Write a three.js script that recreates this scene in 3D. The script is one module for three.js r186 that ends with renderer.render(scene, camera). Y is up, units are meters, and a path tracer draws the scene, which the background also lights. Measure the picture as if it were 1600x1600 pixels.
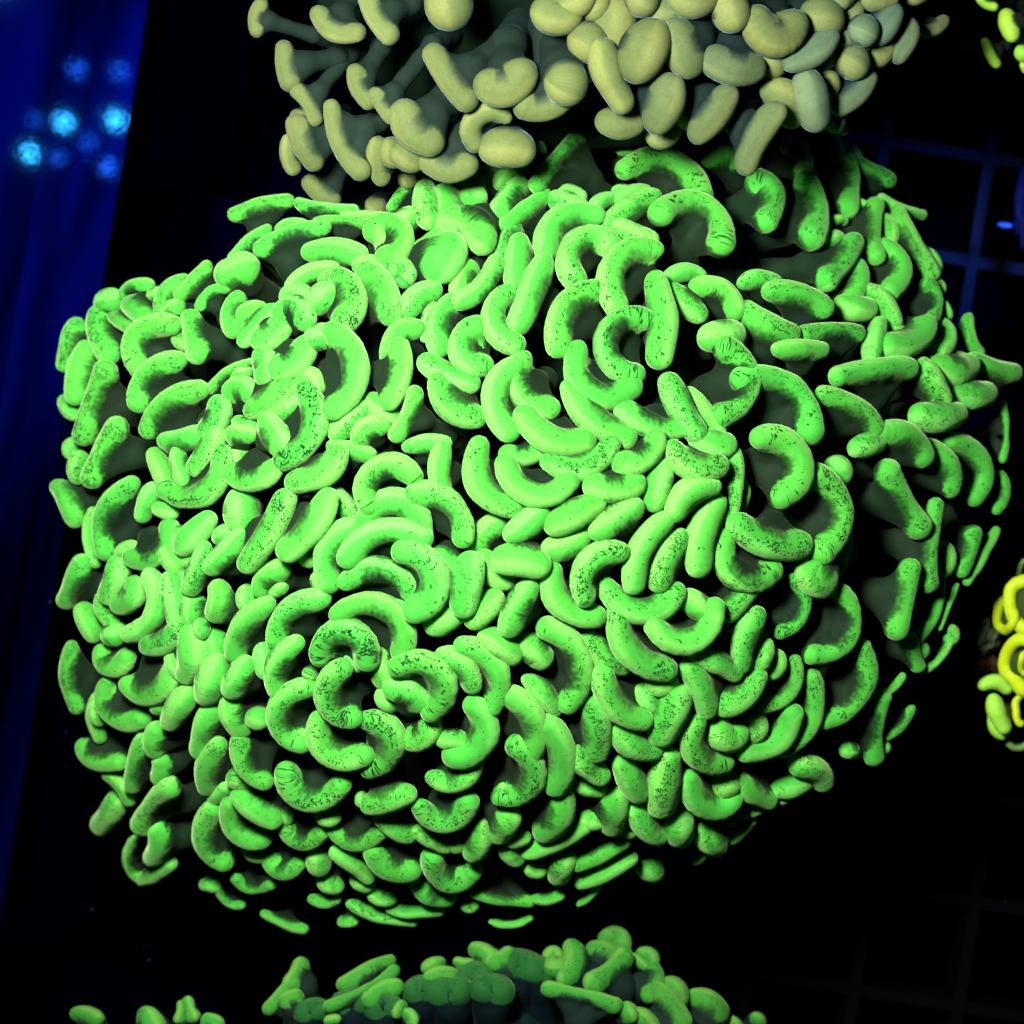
import * as THREE from 'three';
import { mergeGeometries, mergeVertices } from 'three/addons/utils/BufferGeometryUtils.js';
import { RectAreaLightUniformsLib } from 'three/addons/lights/RectAreaLightUniformsLib.js';

// ---------------------------------------------------------------- camera, light, exposure
const scene = new THREE.Scene();
scene.background = new THREE.Color(0.0, 0.0002, 0.0022);   // dark water round the tank
const MM = 0.001, EYE = 400, MID = 60;                     // camera height and the height of mid coral, mm
const HALF = 80;                                           // half the frame at MID, mm
const camera = new THREE.PerspectiveCamera(2 * Math.atan(HALF / (EYE - MID)) * 180 / Math.PI, 1, 0.01, 5);
camera.position.set(0, EYE * MM, 0);
camera.up.set(0, 0, -1);
camera.lookAt(0, 0, 0);
camera.focus = 0.326; camera.userData.fStop = 22;
const renderer = new THREE.WebGLRenderer({ antialias: true });
renderer.setSize(1024, 1024);
renderer.toneMapping = THREE.LinearToneMapping;
renderer.toneMappingExposure = 1;
renderer.shadowMap.enabled = true;
RectAreaLightUniformsLib.init();

const LAMP = { at: [-47, 246, -62], aim: [-48, 60, -42], size: 40, power: 312, color: [0.92, 1, 0.9] };      // the white lamp over the corals
const BLUE = { color: [0.04, 0.14, 1], lamps: [['small unseen blue lamp added low beside the rack at the right', [103, 44, -64], 0.16, [78, -6, -44]], ['small unseen blue lamp added low behind the acrylic shelf at the left', [-112, 70, -118], 0.36, [-80, 0, -60]]] };  // unseen lamps added to throw blue on rack and shelf
const LED = { y: 560, shelf: 0, spots: [[122, 110, 0.3], [188, 114, 0.25], [57, 190, 0.12], [102, 192, 1], [182, 189, 1.1], [48, 241, 1], [92, 247, 0.2], [140, 224, 0.15], [171, 263, 0.4]] };

// ---------------------------------------------------------------- helpers
let seed = 7;
const rnd = () => { seed = (seed + 0x6d2b79f5) | 0; let t = Math.imul(seed ^ (seed >>> 15), 1 | seed); t = (t + Math.imul(t ^ (t >>> 7), 61 | t)) ^ t; return ((t ^ (t >>> 14)) >>> 0) / 4294967296; };
const clamp = (x, a, b) => Math.min(b, Math.max(a, x));
const smooth = (x, a, b) => { const t = clamp((x - a) / (b - a), 0, 1); return t * t * (3 - 2 * t); };
const V = (x, y, z) => new THREE.Vector3(x, y, z);
// a place in the tank: where the sight line through a point of the frame (1600 wide) reaches height h (mm)
const at = (px, py, h) => { const k = HALF / 800 * (EYE - h) / (EYE - MID); return V((px - 800) * k, h, (py - 800) * k); };
const scaleAt = (h) => HALF / 800 * (EYE - h) / (EYE - MID);   // mm per frame unit at height h
const names = {};
const numbered = (n) => { const k = names[n] = (names[n] ?? -1) + 1; return k ? n + '_' + String(k).padStart(3, '0') : n; };
function thing(name, label, category, [x, y, z] = [0, 0, 0], group) {
  const o = new THREE.Group(); o.name = numbered(name); o.position.set(x * MM, y * MM, z * MM); o.userData = { label, category };
  if (group) o.userData.group = group;
  scene.add(o); return o;
}
function mesh(name, geometry, material, parent = scene) {
  const m = new THREE.Mesh(geometry, material); m.name = parent === scene ? numbered(name) : name;
  m.castShadow = m.receiveShadow = true; parent.add(m); return m;
}
function struct(name, geometry, material) { const m = mesh(name, geometry, material); m.userData.kind = 'structure'; return m; }

// ---------------------------------------------------------------- value noise
const lattice = new Float32Array(65536); for (let i = 0; i < 65536; i++) lattice[i] = rnd();
function noise2(x, y) {
  const ix = Math.floor(x), iy = Math.floor(y); let u = x - ix, v = y - iy; u = u * u * (3 - 2 * u); v = v * v * (3 - 2 * v);
  const g = (a, b) => lattice[((b & 255) << 8) | (a & 255)];
  return (g(ix, iy) * (1 - u) + g(ix + 1, iy) * u) * (1 - v) + (g(ix, iy + 1) * (1 - u) + g(ix + 1, iy + 1) * u) * v;
}
const fbm = (x, y) => 0.5 * noise2(x, y) + 0.3 * noise2(2.1 * x + 7, 2.1 * y + 3) + 0.2 * noise2(4.3 * x + 1, 4.3 * y + 9);

// ---------------------------------------------------------------- the skin of a tentacle
// One cell of the atlas is the skin of one tentacle unrolled: u runs along the hammer from end to end, v from the back of the hammer
// over its crest (v = 0) to the front and down the stalk, in units of the hammer's radius.
const VLO = -3.2, VHI = 5.0, ULO = -1.35, UHI = 1.35;
function skinAtlas(n, cell, look) {
  const W = n * cell, cv = document.createElement('canvas'); cv.width = cv.height = W;
  const cx = cv.getContext('2d'), im = cx.createImageData(W, W), d = im.data, half = W / 2, sh = new Uint8Array(half * half * 4);
  const dens = [];
  for (let j = 0; j < n; j++) for (let i = 0; i < n; i++) {
    const id = j * n + i, ox = i * 31.7 + 3, oy = j * 17.3 + 5, k = look.density(id); dens.push(k);
    const skew = (rnd() - 0.5) * 0.7, lo = look.edge + (rnd() - 0.5) * look.vary, fade = look.fade * (0.8 + 0.5 * rnd());
    for (let y = 0; y < cell; y++) for (let x = 0; x < cell; x++) {
      const s = ULO + (UHI - ULO) * (x + 0.5) / cell, v = VHI - (VHI - VLO) * (y + 0.5) / cell, a = Math.abs(v);
      const rag = (noise2(ox + s * 14, oy + v * 3) - 0.5) * look.rag + (fbm(ox + s * 3, oy + v * 2) - 0.5) * look.rag * 1.2;
      const end = smooth(Math.abs(s + skew * 0.3), 0.3, 1.0), thr = lo + (1.95 - lo) * end + rag;
      const pale = (1 - smooth(v, -0.15, 0.55)) * (look.pale ?? 0), t = smooth(a, thr, thr + fade * (1 - 0.65 * end)), g = fbm(ox + 50 + s * 5, oy + v * 5), f = noise2(ox * 3 + s * 40, oy * 3 + v * 40);
      const o = ((j * cell + y) * W + i * cell + x) * 4;
      for (let c = 0; c < 3; c++) {
        const tip = (look.tip[c] + (pale && pale * look.crest[c])) * (0.88 + 0.24 * g), mid = look.mid[c], st = look.stalk[c] * (0.85 + 0.3 * g);
        const t1 = smooth(t, 0, 0.62), t2 = smooth(t, 0.5, 1);
        const col = ((tip * (1 - t1) + mid * t1) * (1 - t2) + st * t2) * (1 - look.grain + 2 * look.grain * f);
        d[o + c] = clamp(255 * Math.pow(clamp(col, 0, 1), 1 / 2.2), 0, 255);
      }
      d[o + 3] = 255;
      if (x & y & 1) { const p = ((half - 1 - ((j * cell + y) >> 1)) * half + ((i * cell + x) >> 1)) * 4; sh[p] = sh[p + 1] = sh[p + 2] = 255 * (1 - 0.93 * t); sh[p + 3] = 255; }
    }
  }
  cx.putImageData(im, 0, 0);
  // dark flecks and short scratches in the skin of the ends and along the border to the stalk
  for (let id = 0; id < n * n; id++) {
    const k = dens[id]; if (k <= 0) continue;
    const x0 = (id % n) * cell, y0 = Math.floor(id / n) * cell, U = cell / (UHI - ULO), Vv = cell / (VHI - VLO);
    cx.save(); cx.beginPath(); cx.rect(x0, y0, cell, cell); cx.clip(); cx.lineCap = 'round';
    const endK = [rnd() * 1.3, rnd() * 1.3], midK = rnd() * 1.2;
    for (let q = 0; q < 1150 * k; q++) {
      const s = ULO + 0.15 + (UHI - ULO - 0.3) * rnd(), v = -1.5 + 3.9 * rnd();
      const thr = look.edge + 1.0 * smooth(Math.abs(s), 0.5, 1.1);
      let p = 0.05 + endK[s < 0 ? 0 : 1] * smooth(Math.abs(s), 0.45, 0.95) + midK * smooth(v, thr - 0.9, thr) * (1 - smooth(Math.abs(s), 0.5, 1));
      p *= 0.15 + 1.7 * smooth(noise2(id * 5.1 + s * 5, id * 3.7 + v * 3), 0.4, 0.62);
      if (rnd() > p || v > thr + 0.5) continue;
      const X = x0 + (s - ULO) * U, Y = y0 + (VHI - v) * Vv, L = (rnd() < 0.55 ? 0.1 : 1 + 6 * rnd() * rnd()), a = rnd() * 6.3;
      cx.strokeStyle = `rgba(${8 + 12 * rnd()},${26 + 30 * rnd()},${14 + 10 * rnd()},${0.7 + 0.3 * rnd()})`;
      cx.lineWidth = 1.5 + 1.8 * rnd();
      cx.beginPath(); cx.moveTo(X, Y); cx.quadraticCurveTo(X + Math.cos(a) * L * 0.6, Y + Math.sin(a) * L * 0.6, X + Math.cos(a + 0.8 * (rnd() - 0.5)) * L, Y + Math.sin(a + 0.8 * (rnd() - 0.5)) * L); cx.stroke();
    }
    if (k > 1.15) {   // a worn spot where the pigment is gone, with cracks round it
      const s = (rnd() < 0.5 ? -1 : 1) * (0.15 + 0.75 * rnd()), v = -0.1 + 1.5 * rnd();
      const X0 = x0 + (s - ULO) * U, Y0 = y0 + (VHI - v) * Vv, big = rnd();
      for (let b = 0; b < 26; b++) {
        const a = rnd() * 6.3, q = 16 * Math.sqrt(rnd()), X = X0 + Math.cos(a) * q * 1.3, Y = Y0 + Math.sin(a) * q;
        cx.strokeStyle = `rgba(12,${24 + 16 * rnd()},24,0.85)`; cx.lineWidth = 1.2 + 2.6 * rnd() * big;
        cx.beginPath(); cx.moveTo(X, Y); cx.quadraticCurveTo(X + 6 * (rnd() - 0.5), Y + 6 * (rnd() - 0.5), X + 12 * (rnd() - 0.5), Y + 9 * (rnd() - 0.5)); cx.stroke();
      }
    }
    cx.restore();
  }
  const nap = new THREE.DataTexture(sh, half, half); nap.magFilter = THREE.LinearFilter; nap.needsUpdate = true;
  const t = new THREE.CanvasTexture(cv); t.userData.nap = nap; t.colorSpace = THREE.SRGBColorSpace; t.magFilter = THREE.LinearFilter; return t;
}

// ---------------------------------------------------------------- the shape of a tentacle
// Distance to a tapered capsule is blended over the hammer (an arc A-M-B) and the stalk that fans out under it; the surface is meshed with surface nets.
function arcPoints(a, m, b, n) {
  const mx = (a[0] + b[0]) / 2, my = (a[1] + b[1]) / 2, cx = b[0] - a[0], cy = b[1] - a[1], L = Math.hypot(cx, cy) || 1e-6;
  const bulge = ((m[0] - mx) * -cy + (m[1] - my) * cx) / L, out = [];
  const d = 2 * (a[0] * (m[1] - b[1]) + m[0] * (b[1] - a[1]) + b[0] * (a[1] - m[1]));
  if (Math.abs(bulge) < 0.06 * L || Math.abs(d) < 1e-6) {
    for (let i = 0; i <= n; i++) { const t = i / n, u = 1 - t; const qx = 2 * m[0] - mx, qy = 2 * m[1] - my; out.push([u * u * a[0] + 2 * u * t * qx + t * t * b[0], u * u * a[1] + 2 * u * t * qy + t * t * b[1]]); }
    return out;
  }
  const a2 = a[0] ** 2 + a[1] ** 2, m2 = m[0] ** 2 + m[1] ** 2, b2 = b[0] ** 2 + b[1] ** 2;
  const ox = (a2 * (m[1] - b[1]) + m2 * (b[1] - a[1]) + b2 * (a[1] - m[1])) / d, oy = (a2 * (b[0] - m[0]) + m2 * (a[0] - b[0]) + b2 * (m[0] - a[0])) / d, R = Math.hypot(a[0] - ox, a[1] - oy);
  let t0 = Math.atan2(a[1] - oy, a[0] - ox), tm = Math.atan2(m[1] - oy, m[0] - ox), t1 = Math.atan2(b[1] - oy, b[0] - ox);
  const turn = (x) => ((x % 6.283185) + 6.283185) % 6.283185;
  let full = turn(t1 - t0); if (turn(tm - t0) > full) full -= 6.283185307;
  for (let i = 0; i <= n; i++) { const t = t0 + full * i / n; out.push([ox + R * Math.cos(t), oy + R * Math.sin(t)]); }
  return out;
}
const CELLS = [];
function tentacleGeometry(arc, root, deep, r, cellUV, opt = {}) {
  // arc: points of the hammer's axis (mm, Vector3), root: where the stalk leaves sight, deep: its foot; all relative to arc's middle
  const n = arc.length - 1, M = arc[n >> 1].clone();
  const D = M.clone().sub(root).normalize();
  let X = arc[n].clone().sub(arc[0]); if (X.length() < 0.2) X = V(1, 0, 0.3); X.addScaledVector(D, -X.dot(D)).normalize();
  let Y = D.clone().cross(X).normalize(); if (Y.y < 0) { Y.negate(); X.negate(); }      // Y: the side turned up
  const loc = (p) => { const q = p.clone().sub(M); return [q.dot(X), q.dot(Y), q.dot(D)]; };
  const A = arc.map(loc), trueHalf = arc.reduce((s, p, i) => i ? s + p.distanceTo(arc[i - 1]) : 0, 0) / 2, halfLen = Math.max(0.9 * r, trueHalf), sk = trueHalf / halfLen, s0 = 0.85 * (1 - smooth(sk, 0.35, 0.95));
  const R = loc(root), Q = loc(deep);
  const dr = Math.hypot(...R), kn = clamp((0.75 * halfLen + 0.9 * r) / dr, 0.2, 0.85), K = R.map((c) => c * kn);
  const rn = r * (opt.neck ?? 0.95), caps = [], ka = 0.3 * (rnd() - 0.5), kb = 0.04 + 0.07 * rnd(), kc = rnd() * 6, kd = 0.1 + 0.26 * rnd(), ke = 0.1 + 0.26 * rnd();
  for (let i = 0; i < n; i++) { const w = (j) => r * ((opt.anchor ? 0.86 + (j < n / 2 ? kd : ke) * Math.pow(Math.abs(j / n * 2 - 1), 2) : 1.16 - (j < n / 2 ? kd : ke) * 1.25 * Math.pow(Math.abs(j / n * 2 - 1), 1.6)) + ka * (j / n - 0.5) + kb * Math.sin(j / n * 5 + kc)); caps.push([...A[i], ...A[i + 1], w(i), w(i + 1), 0]); }
  for (const f of [0.05, 0.25, 0.5, 0.75, 0.95]) { const p = A[Math.round(f * n)]; caps.push([p[0] * 0.96, p[1], p[2] - 0.5 * r, ...K, (0.88 - 0.14 * Math.abs(f * 2 - 1)) * r, 0.86 * rn, 1]); }
  caps.push([...K, ...R, rn, rn * 1.02, 1], [...R, ...Q, rn * 1.02, rn * 1.1, 1]);
  const C = new Float32Array(caps.length * 12);
  caps.forEach((c, i) => { const o = i * 12; for (let k = 0; k < 8; k++) C[o + k] = c[k]; const bx = c[3] - c[0], by = c[4] - c[1], bz = c[5] - c[2]; C[o + 8] = bx; C[o + 9] = by; C[o + 10] = bz; C[o + 11] = 1 / Math.max(1e-9, bx * bx + by * by + bz * bz); });
  const nh = n, nc = caps.length, k1 = 0.9 * r, ph = [rnd() * 6, rnd() * 6, rnd() * 6], amp = 0.13 * r, fq = 0.85 / r;
  const field = (x, y, z) => {
    let h = 1e9, s = 1e9;
    for (let i = 0, o = 0; i < nc; i++, o += 12) {
      const px = x - C[o], py = y - C[o + 1], pz = z - C[o + 2];
      let t = (px * C[o + 8] + py * C[o + 9] + pz * C[o + 10]) * C[o + 11]; t = t < 0 ? 0 : t > 1 ? 1 : t;
      const qx = px - t * C[o + 8], qy = py - t * C[o + 9], qz = pz - t * C[o + 10];
      const d = Math.sqrt(qx * qx + qy * qy + qz * qz) - (C[o + 6] + t * (C[o + 7] - C[o + 6]));
      if (i < nh) { if (d < h) h = d; }
      else if (i === nh) s = d;
      else { const e = Math.max(k1 - Math.abs(s - d), 0) / k1; s = Math.min(s, d) - e * e * k1 * 0.25; }
    }
    const e = Math.max(k1 - Math.abs(s - h), 0) / k1;
    return Math.min(s, h) - e * e * k1 * 0.25 + amp * Math.sin(x * fq + ph[0]) * Math.sin(y * fq + ph[1] + 0.7 * z * fq) * Math.sin(z * fq + ph[2]);
  };
  // bounds
  const lo = [1e9, 1e9, 1e9], hi = [-1e9, -1e9, -1e9];
  for (const c of caps) for (let k = 0; k < 3; k++) { const rr = Math.max(c[6], c[7]) + 0.75 * r; lo[k] = Math.min(lo[k], c[k] - rr, c[k + 3] - rr); hi[k] = Math.max(hi[k], c[k] + rr, c[k + 3] + rr); }
  const h = opt.cell ?? clamp(r / 4, 0.26, 0.52), N = lo.map((l, k) => Math.ceil((hi[k] - l) / h) + 1);
  const F = new Float32Array(N[0] * N[1] * N[2]);
  { // a coarse pass skips what is far from the surface
    const st = 3, far = st * h * 1.75;
    for (let z = 0; z < N[2]; z += st) for (let y = 0; y < N[1]; y += st) for (let x = 0; x < N[0]; x += st) {
      const c = field(lo[0] + (x + 1) * h, lo[1] + (y + 1) * h, lo[2] + (z + 1) * h), skip = Math.abs(c) > far;
      for (let dz = 0; dz < st && z + dz < N[2]; dz++) for (let dy = 0; dy < st && y + dy < N[1]; dy++) for (let dx = 0; dx < st && x + dx < N[0]; dx++)
        F[((z + dz) * N[1] + y + dy) * N[0] + x + dx] = skip ? c : field(lo[0] + (x + dx) * h, lo[1] + (y + dy) * h, lo[2] + (z + dz) * h);
    }
  }
  const id = new Int32Array(F.length).fill(-1), pos = [], nor = [], uv = [], vraw = [], idx = [];
  const at3 = (x, y, z) => F[(z * N[1] + y) * N[0] + x], g = 0.02 * r;
  const [cu, cvv, cs] = cellUV, B = 2;
  for (let z = 0; z < N[2] - 1; z++) for (let y = 0; y < N[1] - 1; y++) for (let x = 0; x < N[0] - 1; x++) {
    let m = 0, sx = 0, sy = 0, sz = 0, c = 0;
    for (let k = 0; k < 8; k++) if (at3(x + (k & 1), y + (k >> 1 & 1), z + (k >> 2)) < 0) m |= 1 << k;
    if (m === 0 || m === 255) continue;
    for (let e = 0; e < 12; e++) {
      const ax = e >> 2, i = e & 3, k0 = ax === 0 ? (i & 1) << 1 | (i >> 1) << 2 : ax === 1 ? (i & 1) | (i >> 1) << 2 : (i & 1) | (i >> 1) << 1, k1_ = k0 | 1 << ax;
      if ((m >> k0 & 1) === (m >> k1_ & 1)) continue;
      const f0 = at3(x + (k0 & 1), y + (k0 >> 1 & 1), z + (k0 >> 2)), f1 = at3(x + (k1_ & 1), y + (k1_ >> 1 & 1), z + (k1_ >> 2)), t = f0 / (f0 - f1);
      sx += (k0 & 1) + (ax === 0 ? t : 0); sy += (k0 >> 1 & 1) + (ax === 1 ? t : 0); sz += (k0 >> 2) + (ax === 2 ? t : 0); c++;
    }
    let px = lo[0] + (x + sx / c) * h, py = lo[1] + (y + sy / c) * h, pz = lo[2] + (z + sz / c) * h, nx, ny, nz;
    const f = field(px, py, pz);
    nx = field(px + g, py, pz) - field(px - g, py, pz); ny = field(px, py + g, pz) - field(px, py - g, pz); nz = field(px, py, pz + g) - field(px, py, pz - g);
    const l = Math.hypot(nx, ny, nz) || 1; nx /= l; ny /= l; nz /= l; px -= f * nx; py -= f * ny; pz -= f * nz;
    id[(z * N[1] + y) * N[0] + x] = pos.length / 3;
    pos.push(px, py, pz); nor.push(nx, ny, nz);
    // where on the skin
    let best = 1e9, s = 0, q = null;
    for (let i = 0; i < n; i++) {
      const a = A[i], b = A[i + 1], bx = b[0] - a[0], by = b[1] - a[1], bz = b[2] - a[2], t0 = ((px - a[0]) * bx + (py - a[1]) * by + (pz - a[2]) * bz) / Math.max(1e-9, bx * bx + by * by + bz * bz), t = clamp(t0, 0, 1);
      const qx = px - a[0] - t * bx, qy = py - a[1] - t * by, qz = pz - a[2] - t * bz, d = qx * qx + qy * qy + qz * qz;
      if (d < best) { best = d; q = [qx, qy, qz]; s = ((i + t) / n * 2 - 1) * sk + s0; if (i === 0 && t0 < 0) s += t0 * Math.hypot(bx, by, bz) / halfLen; if (i === n - 1 && t0 > 1) s += (t0 - 1) * Math.hypot(bx, by, bz) / halfLen; }
    }
    // the crest of the skin is turned a little up from the stalk's own direction
    const yd = q[1], zd = q[2];
    const ang = Math.atan2(Math.abs(yd), zd), v = (yd < 0 ? -1 : 1) * ((zd > 0 ? ang : Math.min(ang, Math.PI / 2 - zd / r)) + 1.2 * Math.max(0, Math.sqrt(best) / r - 1.12));
    vraw.push(v); uv.push(s, v);
  }
  const uvOf = (s, v) => [cu + cs * clamp((s - ULO) / (UHI - ULO), 0.015, 0.985), cvv + cs * clamp((v - VLO) / (VHI - VLO), 0.015, 0.985)];
  const quad = (a, b, c, d, flip) => { if (flip) idx.push(a, c, b, a, d, c); else idx.push(a, b, c, a, c, d); };
  const V3 = (x, y, z) => id[(z * N[1] + y) * N[0] + x];
  for (let z = 1; z < N[2] - 1; z++) for (let y = 1; y < N[1] - 1; y++) for (let x = 1; x < N[0] - 1; x++) {
    const s0 = at3(x, y, z) < 0;
    if (s0 !== at3(x + 1, y, z) < 0) quad(V3(x, y - 1, z - 1), V3(x, y, z - 1), V3(x, y, z), V3(x, y - 1, z), !s0);
    if (s0 !== at3(x, y + 1, z) < 0) quad(V3(x - 1, y, z - 1), V3(x - 1, y, z), V3(x, y, z), V3(x, y, z - 1), !s0);
    if (s0 !== at3(x, y, z + 1) < 0) quad(V3(x - 1, y - 1, z), V3(x, y - 1, z), V3(x, y, z), V3(x - 1, y, z), !s0);
  }
  // where the skin closes behind the stalk, both edges take the front's skin
  const twin = new Map();
  for (let i = 0; i < idx.length; i += 3) {
    const t = [idx[i], idx[i + 1], idx[i + 2]];
    if (t.some((k) => k < 0)) { idx[i] = idx[i + 1] = idx[i + 2] = 0; continue; }
    const ss = t.map((k) => uv[2 * k]);
    if (Math.max(...ss) - Math.min(...ss) > 0.7) { for (let j = 0; j < 3; j++) { const k = t[j]; idx[i + j] = pos.length / 3; pos.push(pos[3 * k], pos[3 * k + 1], pos[3 * k + 2]); nor.push(nor[3 * k], nor[3 * k + 1], nor[3 * k + 2]); uv.push(ss[0], Math.abs(uv[2 * k + 1])); } continue; }
    const neg = t.some((k) => uv[2 * k + 1] < -1.2), p = t.some((k) => uv[2 * k + 1] > 1.2);
    if (neg && p) for (let j = 0; j < 3; j++) if (uv[2 * t[j] + 1] < 0) {
      const k = t[j];
      if (!twin.has(k)) { twin.set(k, pos.length / 3); pos.push(pos[3 * k], pos[3 * k + 1], pos[3 * k + 2]); nor.push(nor[3 * k], nor[3 * k + 1], nor[3 * k + 2]); uv.push(uv[2 * k], -uv[2 * k + 1]); }
      idx[i + j] = twin.get(k);
    }
  }
  const np = pos.length / 3, P = new Float32Array(np * 3), Nn = new Float32Array(np * 3), U = new Float32Array(np * 2);
  for (let i = 0; i < np; i++) {
    const [a, b, c] = [pos[3 * i], pos[3 * i + 1], pos[3 * i + 2]], [d, e, f] = [nor[3 * i], nor[3 * i + 1], nor[3 * i + 2]];
    P[3 * i] = (X.x * a + Y.x * b + D.x * c) * MM; P[3 * i + 1] = (X.y * a + Y.y * b + D.y * c) * MM; P[3 * i + 2] = (X.z * a + Y.z * b + D.z * c) * MM;
    Nn[3 * i] = X.x * d + Y.x * e + D.x * f; Nn[3 * i + 1] = X.y * d + Y.y * e + D.y * f; Nn[3 * i + 2] = X.z * d + Y.z * e + D.z * f;
    const w = uvOf(uv[2 * i], uv[2 * i + 1]); U[2 * i] = w[0]; U[2 * i + 1] = w[1];
  }
  const det = X.clone().cross(Y).dot(D);
  if (det < 0) for (let i = 0; i < idx.length; i += 3) { const t = idx[i + 1]; idx[i + 1] = idx[i + 2]; idx[i + 2] = t; }
  const geo = new THREE.BufferGeometry();
  geo.setAttribute('position', new THREE.BufferAttribute(P, 3)); geo.setAttribute('normal', new THREE.BufferAttribute(Nn, 3)); geo.setAttribute('uv', new THREE.BufferAttribute(U, 2));
  if (opt.tint) { const T = new Float32Array(np * 3); for (let i = 0; i < np; i++) T.set(opt.tint, 3 * i); geo.setAttribute('color', new THREE.BufferAttribute(T, 3)); }
  geo.setIndex(idx.filter((_, i) => { const b = i - i % 3; return !(idx[b] === idx[b + 1] && idx[b + 1] === idx[b + 2]); }));
  return { geo, M };
}

// ---------------------------------------------------------------- where each tentacle stands
// patch(x, y, unit, rows): rows of [one end, middle, other end of the hammer, its radius, lift in mm, the point its stalk runs to], in units from the corner x, y
const patch = (x0, y0, k, rows) => rows.map(([ax, ay, mx, my, bx, by, r, lift = 0, rx, ry]) => ({
  a: [x0 + ax * k, y0 + ay * k], m: [x0 + mx * k, y0 + my * k], b: [x0 + bx * k, y0 + by * k], r: r * k * 1.06, lift, R: rx === undefined ? null : [x0 + rx * k, y0 + ry * k] }));

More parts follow.
